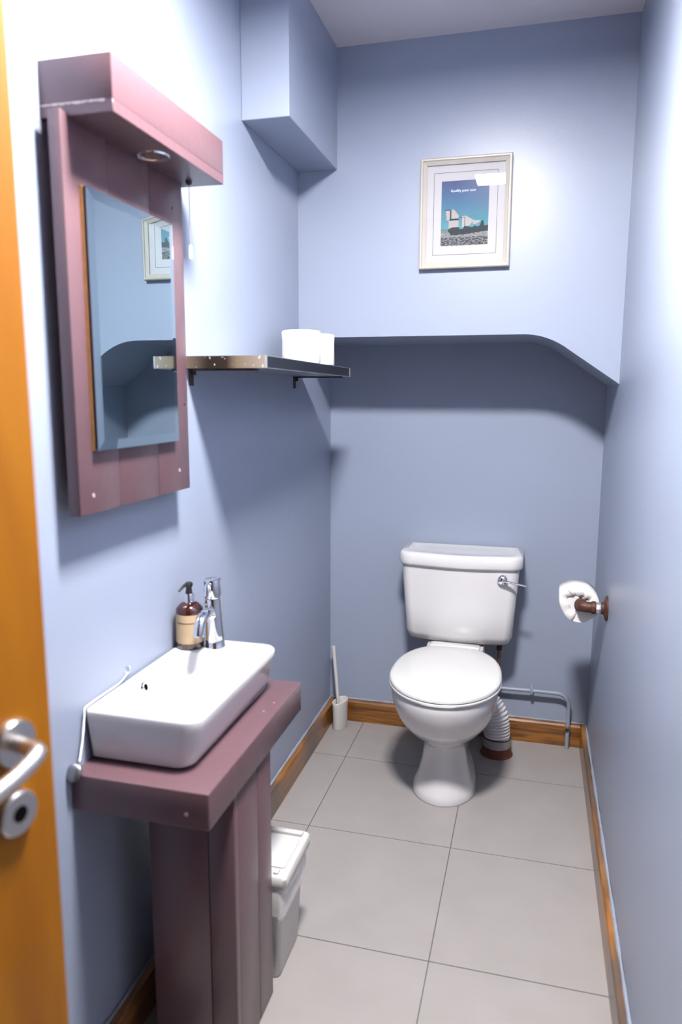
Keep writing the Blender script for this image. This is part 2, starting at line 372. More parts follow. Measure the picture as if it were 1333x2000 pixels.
# print: a colour grid (flat print)
def inpoly(x, y, P):
    c = False; j = len(P) - 1
    for i in range(len(P)):
        if (P[i][1] > y) != (P[j][1] > y) and x < (P[j][0] - P[i][0]) * (y - P[i][1]) / (P[j][1] - P[i][1]) + P[i][0]: c = not c
        j = i
    return c
from mathutils import noise as NZ
def art(u, v):      # u right, v down, 0..1 ; linear colours
    t = v / 0.75
    top, mid, low = Vector((0.11, 0.16, 0.44)), Vector((0.10, 0.32, 0.60)), Vector((0.18, 0.62, 0.74))
    c = top.lerp(mid, min(1, t / 0.4)) if t < 0.4 else mid.lerp(low, min(1, (t - 0.4) / 0.55))
    c = c.lerp(Vector((0.42, 0.52, 0.74)), max(0, min(0.6, (u - 0.3) * 0.9)) * max(0, 1 - v / 0.55))
    white, dark, grey = Vector((0.85, 0.83, 0.82)), Vector((0.018, 0.032, 0.042)), Vector((0.30, 0.36, 0.38))
    n = NZ.noise(Vector((u * 22, v * 60, 0))); n2 = NZ.noise(Vector((u * 60, v * 110, 4)))
    if inpoly(u, v, [(.10, .45), (.19, .455), (.19, .60), (.12, .60)]): c = white
    if inpoly(u, v, [(.22, .44), (.27, .435), (.37, .53), (.37, .58), (.22, .58)]): c = white
    if inpoly(u, v, [(.17, .60), (.38, .60), (.38, .73), (.17, .73)]): c = white
    if inpoly(u, v, [(.45, .55), (.54, .55), (.70, .62), (.66, .65), (.60, .70), (.53, .70), (.50, .72), (.45, .72)]): c = white
    if inpoly(u, v, [(.68, .62), (.83, .62), (.83, .64), (.74, .68), (.68, .68)]): c = white
    if .19 <= u <= .215 and .45 < v < .60: c = dark * 2
    if .09 < u < .22 and .435 < v < .452: c = dark * 3
    if .18 < u < .38 and .585 < v < .61: c = dark
    if .36 < u < .52 and .563 < v < .572: c = dark * 2
    if .50 < u < .515 and .57 < v < .72: c = dark * 1.5
    if v > .615 and inpoly(u, v, [(.14, .76), (.20, .72), (.38, .715), (.40, .745), (.47, .745), (.50, .70), (.62, .715), (.66, .73), (.72, .70), (.78, .72), (.83, .70), (.86, .63), (.90, .63), (.92, .71), (1.0, .70), (1.0, .79), (.5, .83), (.22, .84)]):
        c = dark * (1 + max(0, n2) * 6)
    if v > .80 and c != dark and not inpoly(u, v, [(.14, .76), (.2, .72), (1.0, .72), (1.0, .79), (.5, .83), (.22, .84)]):
        s = 0.5 + 1.6 * n + 0.8 * n2; s = max(0, min(1, s)); 
        c = dark.lerp(Vector((0.75, 0.82, 0.84)), s ** 1.5 * (1.0 if v < .87 else 0.6)) if v > .78 else c
        c = c.lerp(Vector((0.62, 0.64, 0.66)), 0.5 if v < .87 else 0.0)
    elif v > .74 and u < .15: c = Vector((0.25, 0.36, 0.42)).lerp(Vector((0.4, 0.42, 0.46)), max(0, min(1, (v - .74) / .06)))
    if n2 > 0.35 and .50 < v < .62 and .1 < u < .95 and c.z > c.x * 1.8 and v > .44 + .1 * u * 1.3: c = c * 0.7
    return c
px0, px1, pz0, pz1 = U_(.236), U_(.758), V_(.79), V_(.205)
NU, NV = 96, 130
me = bpy.data.meshes.new('print')
vs = [(px0 + (px1 - px0) * i / NU, ym - 0.0005, pz1 - (pz1 - pz0) * j / NV) for j in range(NV + 1) for i in range(NU + 1)]
fs = [(j * (NU + 1) + i, (j + 1) * (NU + 1) + i, (j + 1) * (NU + 1) + i + 1, j * (NU + 1) + i + 1) for j in range(NV) for i in range(NU)]
me.from_pydata(vs, [], fs)
ca = me.color_attributes.new('ink', 'FLOAT_COLOR', 'CORNER')
k = 0
for j in range(NV):
    for i in range(NU):
        c = art((i + .5) / NU, (j + .5) / NV)
        for q in range(4): ca.data[k].color = (c[0] * .40, c[1] * .38, c[2] * .38, 1); k += 1
mp = mat('seaside_print', (0.2, 0.4, 0.6), 0.7); at = mp.node_tree.nodes.new('ShaderNodeVertexColor'); at.layer_name = 'ink'
mp.node_tree.links.new(at.outputs[0], mp.node_tree.nodes['Principled BSDF'].inputs['Base Color'])
me.materials.append(mp); pr = bpy.data.objects.new('print', me); COL.objects.link(pr); setp(pr, pic)
def text_mesh(name, s, size, m, parent, origin, rot):
    cu = bpy.data.curves.new(name, 'FONT'); cu.body = s; cu.size = size; cu.align_x = 'CENTER'; cu.align_y = 'CENTER'
    tmp = bpy.data.objects.new(name + '_tmp', cu); COL.objects.link(tmp)
    me = bpy.data.meshes.new_from_object(tmp.evaluated_get(bpy.context.evaluated_depsgraph_get()))
    bpy.data.objects.remove(tmp); me.name = name; me.materials.clear(); me.materials.append(m)
    me.transform(Matrix.Translation(origin) @ rot)
    o = bpy.data.objects.new(name, me); COL.objects.link(o); setp(o, parent); return o
text_mesh('lettering', 'Kanfilly pour aiun', 0.0105, mat('white_ink', (0.8, 0.82, 0.86), 0.7), pr,
          Vector((px0 + (px1 - px0) * 0.46, ym - 0.0008, pz1 - (pz1 - pz0) * 0.155)), Matrix.Rotation(PI / 2, 4, 'X'))
obj('glass', box(PX0 + ib - .001, PX1 - ib + .001, yw - 0.0135, yw - 0.0125, PZ0 + ib - .001, PZ1 - ib + .001), M_GLASS, pic, sm=False)

# ------------------------------------------------------------------ mirror board with canopy
xp = 0.046
mb = thing('mirror_panel', 'plum painted plank panel with projecting canopy holding a mirror on the left wall', 'mirror', (0, 1.07, 1.106))
yb = [0.862, 0.985, 1.129, 1.262]
for i in range(3):
    obj('plank', box(0.024, xp - (0.0004 * (i % 2)), yb[i] + 0.0003, yb[i + 1] - 0.0003, 1.106, 1.735, 0.0012, 2), M_PLUM, mb)
b = box(0.0, 0.024, 0.900, 0.930, 1.15, 1.70); box(0.0, 0.024, 1.20, 1.235, 1.15, 1.70, bm=b)
obj('wall_batten', b, M_EDGE, mb, sm=False)
can = obj('canopy', box(0.0, 0.1275, 0.8785, 1.2875, 1.7468, 1.812, 0.0008, 2), M_PLUM, mb)
# lower board
obj('canopy_base_board', box(0.0, 0.1275, 0.8785, 1.2875, 1.7285, 1.7467, 0.0005, 1), M_PLUM, mb)
# highlight along the near end seam, put in as pale strips
b = bmesh.new(); random.seed(3)
for i in range(26):
    x = 0.002 + i * 0.0043; hgt = random.uniform(0.0006, 0.0024)
    box(x, x + 0.0043, 0.8783, 0.8796, 1.7455 - hgt * random.uniform(0, 1), 1.7465 + hgt * 0.5, bm=b)
tag(obj('seam_highlight', b, mat('pale_highlight', (0.55, 0.48, 0.48), 0.8), mb, sm=False), 'pale painted highlight along the seam on the canopy end')
# downlight under canopy
dc = (0.080, 1.086, 1.7295)
dl = obj('downlight', lathe([(0.021, -0.0005), (0.025, -0.003), (0.0285, -0.0035), (0.030, -0.001), (0.030, 0.0)], dc, (0, 0, 1), 36, cap0=False), M_CHROME, mb)
obj('bulb', lathe([(0.003, -0.0015), (0.008, -0.002), (0.016, -0.0005), (0.021, 0.0), (0.021, 0.001)], dc, (0, 0, 1), 28), M_LAMPG, dl)
# screws
for (y, z) in ((0.901, 1.137), (1.215, 1.149)):
    obj('screw', lathe([(0.0038, 0), (0.0038, 0.0012), (0.0015, 0.0008)], (xp - 0.0006, y, z), (1, 0, 0), 14), M_CHIP, mb)
for (y, z) in ((1.218, 1.672), (1.246, 1.285)):
    obj('screw_hole', lathe([(0.0022, 0), (0.0022, 0.0010)], (xp - 0.0006, y, z), (1, 0, 0), 10), M_DARK, mb)
# mirror plate on plywood backing
my0, my1, mz0, mz1 = 0.903, 1.193, 1.212, 1.634
obj('mirror_backing', box(xp, xp + 0.0055, my0, my1, mz0, mz1), M_PLY, mb, sm=False)
obj('mirror_edge', box(xp + 0.0055, xp + 0.0115, my0 + .001, my1 - .001, mz0 + .002, mz1 - .001), M_EDGE, mb, sm=False)
def yz_rect(x, d): return [Vector((x, my0 + d, mz0 + d)), Vector((x, my1 - d, mz0 + d)), Vector((x, my1 - d, mz1 - d)), Vector((x, my0 + d, mz1 - d))]
b = loft([yz_rect(xp + 0.0116, 0.0), yz_rect(xp + 0.0122, 0.0), yz_rect(xp + 0.0140, 0.017), yz_rect(xp + 0.0140, 0.0171)], cap0=True, cap1=True)
mi = obj('mirror_glass', b, [M_MIRROR, M_MIRRORB], mb, sm=False)
for p in mi.data.polygons:
    if abs(p.normal.x) < 0.9999: p.material_index = 1
# pull cord: hangs from the canopy, its own thing
pc = thing('pull_cord', 'thin white pull cord with a white end grip under the plum canopy', 'cord', (0.070, 1.245, 1.729))
obj('ceiling_button', lathe([(0.007, 0), (0.006, -0.005), (0.003, -0.008)], (0.070, 1.247, 1.729), (0, 0, 1), 18), M_BLACK, pc)
obj('cord', tube([(0.070, 1.247, 1.725), (0.070, 1.2465, 1.66), (0.0705, 1.2455, 1.60)], 0.0009, 8), mat('grubby_cord', (0.16, 0.14, 0.14), 0.8), pc)
obj('grip', lathe([(0.0018, 0.0), (0.0032, -0.004), (0.0038, -0.022), (0.003, -0.026)], (0.0705, 1.2455, 1.605), (0, 0, 1), 16), M_PULL, pc)

# ------------------------------------------------------------------ shelf
SX, SY0, SY1, SZ0, SZ1 = 0.182, 1.343, 2.162, 1.363, 1.390
sh = thing('wall_shelf', 'dark worn metal shelf on iron brackets on the left wall holding two rolls', 'shelf', (0, (SY0 + SY1) / 2, SZ0))
def sxf(y): return 0.195 - 0.0229 * (y - SY0)
def slab(dx0, dx1, ya, yb, za, zb):      # strip that follows the slightly tapering front edge
    return extrude_poly([(sxf(ya) + dx0, ya), (sxf(ya) + dx1, ya), (sxf(yb) + dx1, yb), (sxf(yb) + dx0, yb)], za, zb, 'xy')
obj('board', extrude_poly([(0, SY0 + .0015), (sxf(SY0) - .0015, SY0 + .0015), (sxf(SY1) - .0015, SY1 - .001), (0, SY1 - .001)], SZ0, SZ1, 'xy'), M_STEEL, sh, sm=False)
obj('front_edge', slab(-.0015, 0, SY0 + .004, SY1 - .006, SZ0 + .001, SZ1 - .001), M_SHELFD, sh, sm=False)
tag(obj('end_plate', box(0.0, sxf(SY0), SY0, SY0 + 0.0015, SZ0, SZ1), M_WORN, sh, sm=False), 'tan worn end of the shelf with dark patch')
obj('corner_cap', slab(-.0035, .0008, SY0 - .0005, SY0 + .004, SZ0, SZ1), M_ZINC, sh, sm=False)
obj('corner_cap', slab(-.0040, .0010, SY1 - .007, SY1 + .0005, SZ0, SZ1), M_ZINC, sh, sm=False)
obj('silver_edge_strip', slab(-.001, .0004, SY0, SY1, SZ1 - .0012, SZ1 + .0002), M_ZINC, sh, sm=False)
obj('silver_edge_strip', slab(-.001, .0004, SY0, SY1, SZ0, SZ0 + .001), M_ZINC, sh, sm=False)
for y in (1.372, 2.118):
    b = box(0.0, 0.004, y - 0.009, y + 0.009, SZ0 - 0.038, SZ0, 0.0008, 1)
    box(0.0, SX - 0.02, y - 0.009, y + 0.009, SZ0 - 0.0045, SZ0 - 0.0002, bm=b)
    box(0.0, 0.014, y - 0.0015, y + 0.0015, SZ0 - 0.014, SZ0 - 0.003, bm=b)
    obj('bracket', b, M_BRKT, sh, sm=False)
# torn filler on the wall just beyond the mirror panel, above the shelf
b = bmesh.new(); random.seed(5)
pts = [(1.296, 1.3905), (1.335, 1.3905), (1.325, 1.400), (1.308, 1.408), (1.309, 1.425), (1.303, 1.437), (1.296, 1.430)]
b = extrude_poly(pts, 0.0, 0.003, 'yz')
tag(obj('filler_patch', b, M_MOUNT, sm=False), 'ragged dab of white filler on the wall above the shelf end', 'filler')

# ------------------------------------------------------------------ spare rolls on the shelf
def roll_upright(cx, cy, z0, r, h, label):
    t = thing('toilet_roll', label, 'toilet roll', (cx, cy, z0), 'spare toilet rolls on the shelf')
    random.seed(int(cx * 1000)); n = 56; rings = []
    def ring(rad, z, wob):
        return [Vector((cx + (rad + (wob * math.sin(3 * a + cx * 40) + wob * .5 * math.sin(7 * a))) * math.cos(a), cy + (rad + wob * math.sin(2 * a + 1)) * math.sin(a), z)) for a in [2 * PI * i / n for i in range(n)]]
    for rad, z, wob in ((0.021, z0 + 0.001, 0), (r - .004, z0, 0.0004), (r, z0 + .004, 0.0006), (r - .0006, z0 + h * .3, 0.0007), (r - .001, z0 + h * .7, 0.0006), (r, z0 + h - .004, .0006), (r - .004, z0 + h, .0004), (0.021, z0 + h - 0.0015, 0)):
        rings.append(ring(rad, z, wob))
    rings.append(rings[0])
    b = bmesh.new(); R = [[b.verts.new(p) for p in q] for q in rings[:-1]]
    for a, c in zip(R, R[1:] + [R[0]]):
        for i in range(n): b.faces.new((a[i], a[(i + 1) % n], c[(i + 1) % n], c[i]))
    obj('paper', b, M_PAPER, t, ang=60)
    obj('core', lathe([(0.0205, 0.0), (0.0205, h - .002), (0.0195, h - .002), (0.0195, 0.0)], (cx, cy, z0 + .0008), (0, 0, 1), 28, cap0=False, cap1=False), M_CARD, t)
    # loose end: a thin curved flap
    b = bmesh.new(); a0, a1 = math.radians(-62), math.radians(-18); m_ = 12; L = []
    for k in range(m_ + 1):
        a = a0 + (a1 - a0) * k / m_; rr = r + 0.0012 + 0.003 * (k / m_) ** 2
        zt = z0 + h - 0.003 - (0.03 * (k / m_)); L.append((Vector((cx + rr * math.cos(a), cy + rr * math.sin(a), z0 + .003)), Vector((cx + rr * math.cos(a), cy + rr * math.sin(a), zt))))
    vv = [(b.verts.new(p), b.verts.new(q)) for p, q in L]
    for p, q in zip(vv, vv[1:]): b.faces.new((p[0], q[0], q[1], p[1]))
    obj('loose_end', b, M_PAPER, t)
    return t
roll_upright(0.111, 1.85, SZ1 + 0.0004, 0.0555, 0.093, 'white toilet roll nearest the mirror on the dark metal shelf')
roll_upright(0.122, 1.972, SZ1 + 0.0004, 0.052, 0.092, 'white toilet roll standing behind the nearer roll at the shelf far end')

# ------------------------------------------------------------------ basin stand (worktop + pedestal)
KX, KY0, KY1, KZ0, KZ1 = 0.264, 0.858, 1.3617, 0.5785, 0.6465
vs_ = thing('basin_stand', 'plum painted wooden basin stand with thick top and boarded pedestal', 'stand', (0.13, 1.1, 0))
obj('top_board', box(0.0, KX, KY0, KY1, KZ0, KZ1, 0.0028, 3), M_PLUM, vs_)
for nm, a in (('pedestal_board', (0.083, 0.2042, 0.972, 0.990, 0.0, KZ0)), ('pedestal_board', (0.2058, 0.2585, 0.9725, 0.990, 0.0, KZ0)),
              ('pedestal_board', (0.240, 0.2585, 0.9903, 1.0905, 0.0, KZ0)), ('pedestal_board', (0.240, 0.2585, 1.0925, 1.168, 0.0, KZ0)),
              ('pedestal_board', (0.083, 0.2395, 1.150, 1.168, 0.0, KZ0)), ('pedestal_board', (0.083, 0.101, 0.9905, 1.1495, 0.0, KZ0))):
    obj(nm, box(*a, 0.0014, 2), M_PLUM, vs_)
random.seed(11)
for (x, y) in ((0.243, 1.236), (0.236, 1.19)):
    obj('paint_chip', lathe([(0.0022, 0), (0.0018, 0.0004)], (x, y, KZ1), (0, 0, 1), 7), M_CHIP, vs_, sm=False)
obj('screw', lathe([(0.004, 0), (0.004, 0.0006), (0.002, 0.0009)], (0.222, KY0, 0.604), (0, -1, 0), 14), M_CHIP, vs_)

# ------------------------------------------------------------------ basin
bx0, bx1, by0, by1, bz0, bz1 = 0.004, 0.2255, 0.902, 1.320, KZ1 + 0.0005, 0.7475
wb = thing('wash_basin', 'white rectangular ceramic countertop basin on the plum stand', 'basin', (0.11, 1.11, bz0))
rings = [rrect(bx0 + .03, bx1 - .032, by0 + .03, by1 - .024, .02, bz0 + .004), rrect(bx0 + .006, bx1 - .026, by0 + .014, by1 - .014, .030, bz0 + .004, rw=.008), rrect(bx0 + .003, bx1 - .022, by0 + .010, by1 - .011, .032, bz0 + .008, rw=.008), rrect(bx0 + .002, bx1 - .013, by0 + .007, by1 - .007, .033, bz0 + .035, rw=.008),
         rrect(bx0 + .0005, bx1 - .004, by0 + .002, by1 - .002, .033, bz1 - .025, rw=.008), rrect(bx0, bx1, by0, by1, .033, bz1 - .006, rw=.008), rrect(bx0 + .001, bx1 - .001, by0 + .001, by1 - .001, .033, bz1 - .002, rw=.008), rrect(bx0 + .003, bx1 - .003, by0 + .003, by1 - .003, .031, bz1, rw=.008),
         rrect(bx0 + .008, bx1 - .007, by0 + .007, by1 - .093, .026, bz1 - .0002), rrect(bx0 + .010, bx1 - .009, by0 + .009, by1 - .096, .025, bz1 - .003), rrect(bx0 + .014, bx1 - .013, by0 + .014, by1 - .103, .026, bz1 - .020),
         rrect(bx0 + .024, bx1 - .024, by0 + .024, by1 - .130, .03, bz1 - .062), rrect(bx0 + .036, bx1 - .036, by0 + .035, by1 - .16, .03, bz1 - .075), rrect(bx0 + .075, bx1 - .075, by0 + .06, by1 - .25, .02, bz1 - .079)]
obj('bowl', loft(rings), M_CER, wb, ang=50)
ofx = bx0 + 0.017
ovr = obj('overflow_ring', lathe([(0.0066, 0.0005), (0.0070, 0.003), (0.0105, 0.0034), (0.0130, 0.0)], (ofx, 1.083, 0.7185), (1, 0, 0.35), 28, cap0=False, cap1=False), M_CHROME, wb)
obj('overflow_hole', lathe([(0.0066, 0.0), (0.0066, 0.0010)], (ofx, 1.083, 0.7185), (1, 0, 0.35), 24), M_DARK, ovr)
obj('waste', lathe([(0.020, 0.0), (0.020, 0.002), (0.013, 0.003), (0.011, 0.001)], (0.115, 1.00, bz1 - .0788), (0, 0, 1), 28), M_CHROME, wb)

# tap
tx, ty, tz = 0.092, 1.272, bz1
tp = thing('mixer_tap', 'chrome single lever mixer tap standing on the basin deck', 'tap', (tx, ty, tz))
lean = Vector((-0.030, 0.0, 1)).normalized(); B = Vector((tx, ty, tz + .0003))
obj('body', lathe([(0.0225, 0.0), (0.0225, 0.003), (0.0210, 0.005), (0.0205, 0.02), (0.0195, 0.06), (0.0186, 0.098), (0.0184, 0.112)], B, lean, 40), M_CHROME, tp)
obj('lever_cap', lathe([(0.0186, 0.1135), (0.0197, 0.116), (0.0197, 0.152), (0.0190, 0.155), (0.0155, 0.1558), (0.014, 0.1545)], B, lean, 40), M_CHROME, tp)
# lever tongue pointing to the near side on the cap front
T0 = B + lean * 0.142
obj('lever_tongue', tube(spline([T0 + Vector((0, -0.012, 0.006)), T0 + Vector((0, -0.022, 0.004)), T0 + Vector((0, -0.030, -0.004)), T0 + Vector((0, -0.033, -0.018))], 6), lambda t: 0.0075 - 0.002 * t, 14, squash=0.55), M_CHROME, tp)
T1 = B + lean * 0.070
sp = spline([T1 + Vector((0, -0.006, 0.006)), T1 + Vector((0, -0.030, 0.016)), T1 + Vector((0, -0.052, 0.016)), T1 + Vector((0, -0.070, 0.006)), T1 + Vector((0, -0.078, -0.010)), T1 + Vector((0, -0.080, -0.022))], 8)
obj('spout', tube(sp, lambda t: 0.0125 - 0.001 * t, 20), M_CHROME, tp)

# soap bottle
sx, sy = 0.0375, 1.258; r0 = 0.0305
sb = thing('soap_bottle', 'brown pump soap bottle with cream label and black pump beside the tap', 'bottle', (sx, sy, bz1))
obj('bottle', lathe([(0.027, 0.0), (r0 - .0006, 0.0015), (r0, 0.005), (r0, 0.082), (r0 - .001, 0.090), (0.0235, 0.0965), (0.018, 0.1015), (0.0115, 0.1035), (0.0105, 0.106)], (sx, sy, bz1 + .0003), n=40), M_AMBER, sb)
lb = obj('label', lathe([(r0 + .0003, 0.0145), (r0 + .0003, 0.0795)], (sx, sy, bz1 + .0003), n=40, cap0=False, cap1=False), M_LABEL, sb)
def arc_band(a0, a1, z0, z1, m, name, sag=0.0):
    b = bmesh.new(); n = 14; R = r0 + 0.0006; vv = []
    for i in range(n + 1):
        a = a0 + (a1 - a0) * i / n
        c_, s_ = sx + R * math.cos(a), sy + R * math.sin(a); dz = -sag * math.sin(PI * i / n)
        vv.append((b.verts.new((c_, s_, bz1 + z0 + dz)), b.verts.new((c_, s_, bz1 + z1 + dz))))
    for p, q in zip(vv, vv[1:]): b.faces.new((p[0], q[0], q[1], p[1]))
    return obj(name, b, m, lb)
fa = math.atan2(-0.184 - sy, 0.765 - sx)
arc_band(fa - 1.15, fa + 0.95, 0.0605, 0.0625, M_INK, 'label_rule')
for i, (a, l) in enumerate(((-0.62, .16), (-0.42, .12), (-0.24, .2), (0.02, .14), (0.2, .2))):
    arc_band(fa + a, fa + a + l, 0.0345, 0.0362, M_INK2, 'label_mark')
obj('collar', lathe([(0.0118, 0.1045), (0.0118, 0.122), (0.0108, 0.1235)], (sx, sy, bz1), n=32), M_CHROME, sb)
pu = obj('pump', lathe([(0.0078, 0.1235), (0.0072, 0.130), (0.0062, 0.134), (0.0062, 0.137), (0.0088, 0.140), (0.0092, 0.144), (0.0072, 0.1475), (0.003, 0.149)], (sx, sy, bz1), n=24), M_BLACK, sb)
Z = Vector((sx, sy, bz1 + .1435)); dn = Vector((-0.15, -0.99, 0)).normalized()
obj('nozzle', tube(spline([Z - dn * 0.004, Z + dn * 0.010 + Vector((0, 0, .001)), Z + dn * 0.022 - Vector((0, 0, .001)), Z + dn * 0.036 - Vector((0, 0, .0075))], 6), lambda t: 0.0052 - 0.0028 * t, 12), M_BLACK, pu)

# chain and plug
ch = thing('plug_chain', 'basin plug on a ball chain trailing along the wall side of the basin', 'plug', (0.006, 0.86, 0.65))
obj('wall_eye', tube([(0.001 + 0.006 * math.cos(a) * 0.3 + .001, 1.053 + 0.006 * math.cos(a), 0.7665 + 0.008 * math.sin(a)) for a in [2 * PI * i / 16 for i in range(17)]], 0.0011, 6), M_CHROME, ch)
cp = spline([(0.002, 1.053, 0.758), (0.0045, 1.02, 0.7515), (0.0045, 0.97, 0.7510), (0.005, 0.92, 0.7510), (0.0065, 0.9005, 0.7500), (0.008, 0.8960, 0.738), (0.009, 0.886, 0.70), (0.010, 0.872, 0.664)], 14)
b = bmesh.new(); acc = 0; last = cp[0]; step = 0.0042
pos = [cp[0]]
for p in cp[1:]:
    seg = (p - last).length
    while acc + seg >= step:
        t = (step - acc) / seg; last = last.lerp(p, t); pos.append(last.copy()); seg = (p - last).length; acc = 0
    acc += seg; last = p
for p in pos: bmesh.ops.create_icosphere(b, subdivisions=1, radius=0.0020, matrix=Matrix.Translation(p))
co = obj('chain', b, mat('bright_chain', (0.62, 0.63, 0.66), 0.35, 0.25), ch); co['kind'] = 'stuff'
pd = Vector((0.10, -1, 0.45)).normalized(); po = Vector((0.010, 0.857, 0.650))
obj('plug_cap', lathe([(0.0150, 0.004), (0.0152, 0.006), (0.0120, 0.009), (0.004, 0.0102)], po, pd, 28), M_STEEL, ch)
obj('plug_rubber', lathe([(0.011, -0.006), (0.0135, 0.0), (0.0145, 0.004)], po, pd, 28), M_BLACK, ch)

# ------------------------------------------------------------------ toilet
TX = 0.5205
TX = 0.5185
to = thing('toilet', 'white close coupled toilet with closed lid against the back wall', 'toilet', (TX, 2.25, 0))
def egg(z, hw, yf, yc, yb, e=2.4, n=56, cx=TX):
    out = []
    for i in range(n):
        a = 2 * PI * i / n; c, s = math.cos(a), math.sin(a)
        if s < 0: x, y = hw * c, yc + (yc - yf) * s
        else:
            x = hw * math.copysign(abs(c) ** (2 / e), c); y = yc + (yb - yc) * (s ** (2 / e))
        out.append(Vector((cx + x, y, z)))
    return out
secs = [(0.0, .104, 2.003, 2.13, 2.37), (0.006, .106, 2.0, 2.13, 2.37), (0.03, .099, 2.007, 2.13, 2.37), (0.07, .084, 2.02, 2.14, 2.37), (0.11, .0755, 2.03, 2.14, 2.37), (0.15, .0705, 2.037, 2.14, 2.37), (0.178, .071, 2.037, 2.14, 2.37), (0.19, .078, 2.026, 2.14, 2.375),
        (0.205, .094, 2.003, 2.13, 2.375), (0.23, .116, 1.968, 2.11, 2.375), (0.26, .136, 1.936, 2.09, 2.38), (0.295, .152, 1.908, 2.08, 2.38), (0.33, .163, 1.888, 2.07, 2.385), (0.36, .169, 1.877, 2.07, 2.385), (0.385, .171, 1.873, 2.07, 2.385), (0.393, .169, 1.876, 2.07, 2.384)]
obj('pan', loft([egg(z, hw, yf, yc, yb) for z, hw, yf, yc, yb in secs]), M_CER, to, ang=60)
# back shelf of the pan carrying the cistern
obj('pan_shelf', loft([rrect(TX - .085, TX + .085, 2.33, 2.50, .03, .20), rrect(TX - .10, TX + .10, 2.33, 2.52, .03, .34), rrect(TX - .105, TX + .105, 2.33, 2.52, .03, .395), rrect(TX - .10, TX + .10, 2.335, 2.515, .028, .4105)]), M_CER, to)
obj('seat', loft([egg(.3935, .175, 1.872, 2.08, 2.35), egg(.3955, .1785, 1.867, 2.08, 2.352), egg(.403, .1795, 1.866, 2.08, 2.352), egg(.4055, .177, 1.869, 2.08, 2.35)]), M_SEAT, to, ang=60)
obj('lid', loft([egg(.4065, .174, 1.871, 2.08, 2.352), egg(.408, .1775, 1.866, 2.08, 2.354), egg(.416, .178, 1.8655, 2.08, 2.354), egg(.4205, .1745, 1.870, 2.08, 2.35), egg(.4225, .166, 1.88, 2.08, 2.34), egg(.4235, .10, 1.96, 2.08, 2.28)]), M_SEAT, to, ang=60)
obj('hinge_bar', loft([rrect(TX - .088, TX + .090, 2.335, 2.380, .008, .400), rrect(TX - .088, TX + .090, 2.335, 2.380, .008, .420), rrect(TX - .084, TX + .086, 2.338, 2.376, .008, .4238)]), M_SEAT, to)
obj('bolt_cap', lathe([(0.006, 0), (0.006, 0.002), (0.003, 0.0035)], (TX + .0905, 2.115, 0.043), (1, -.2, .1), 16), M_ZINC, to)
def dsec(z, x0, x1, yb, yf, bow, r, n=10):
    """straight back, bowed front with rounded corners"""
    out = [Vector((x1, yb, z)), Vector((x0, yb, z))]
    for i in range(n + 1):
        a = PI + PI / 2 * i / n; out.append(Vector((x0 + r + r * math.cos(a), yf + bow + r + r * math.sin(a), z)))
    for i in range(1, 16):
        t = i / 16; out.append(Vector((x0 + r + (x1 - x0 - 2 * r) * t, yf + bow - bow * math.sin(PI * t), z)))
    for i in range(n + 1):
        a = 1.5 * PI + PI / 2 * i / n; out.append(Vector((x1 - r + r * math.cos(a), yf + bow + r + r * math.sin(a), z)))
    return out
cs = [(.411, .385, .672, 2.54, 2.430, .012, .03), (.414, .362, .695, 2.55, 2.400, .015, .035), (.427, .345, .709, 2.553, 2.378, .017, .035), (.455, .336, .717, 2.554, 2.36, .018, .035), (.55, .329, .723, 2.555, 2.355, .018, .035), (.64, .322, .730, 2.555, 2.351, .018, .035), (.703, .318, .734, 2.555, 2.348, .018, .035)]
ct = obj('cistern', loft([dsec(*a) for a in cs]), M_CER, to, ang=60)
ls = [(.704, .316, .737, 2.557, 2.345, .018, .045), (.705, .310, .742, 2.558, 2.338, .018, .05), (.712, .307, .745, 2.558, 2.335, .018, .052), (.740, .308, .744, 2.558, 2.336, .018, .052), (.747, .311, .741, 2.557, 2.340, .018, .05), (.750, .317, .735, 2.555, 2.348, .018, .05), (.7502, .335, .717, 2.545, 2.362, .020, .05), (.7475, .35, .70, 2.53, 2.375, .022, .05), (.747, .40, .65, 2.50, 2.42, .012, .03)]
obj('cistern_lid', loft([dsec(*a) for a in ls]), M_CER, to, ang=60)
hl = obj('flush_lever', lathe([(0.0175, -0.002), (0.0175, 0.004), (0.014, 0.009), (0.006, 0.012)], (0.677, 2.357, 0.672), (0.05, -1, 0.05), 28), M_CHROME, to)
obj('lever_arm', tube(spline([(0.677, 2.345, 0.673), (0.700, 2.342, 0.669), (0.725, 2.343, 0.664), (0.757, 2.345, 0.658)], 8), lambda t: 0.0085 - 0.0042 * min(1, t * 1.6), 14, squash=0.7), M_CHROME, hl)

# flexible waste connector
fx = spline([(0.618, 2.437, 0.205), (0.645, 2.428, 0.180), (0.667, 2.423, 0.145), (0.675, 2.420, 0.095), (0.677, 2.420, 0.060)], 12)
def corr(path, r, amp, pitch, n=28):
    L = [0]; P = path
    for a, c in zip(P, P[1:]): L.append(L[-1] + (c - a).length)
    tot = L[-1]; m_ = int(tot / pitch * 6); Q = []
    for i in range(m_ + 1):
        s = tot * i / m_; k = max(j for j in range(len(L)) if L[j] <= s + 1e-9); k = min(k, len(P) - 2)
        Q.append(P[k].lerp(P[k + 1], (s - L[k]) / max(1e-9, L[k + 1] - L[k])))
    return tube(Q, lambda t: r + amp * (abs(math.sin(PI * t * tot / pitch)) - 0.5) * 2, n)
wc = thing('waste_connector', 'white corrugated toilet waste pipe curving down to the floor', 'pipe', (0.69, 2.42, 0))
obj('corrugated_pipe', corr(fx, 0.0445, 0.0042, 0.0105), mat('corrugated_white', (0.60, 0.59, 0.62), 0.35), wc, ang=70)
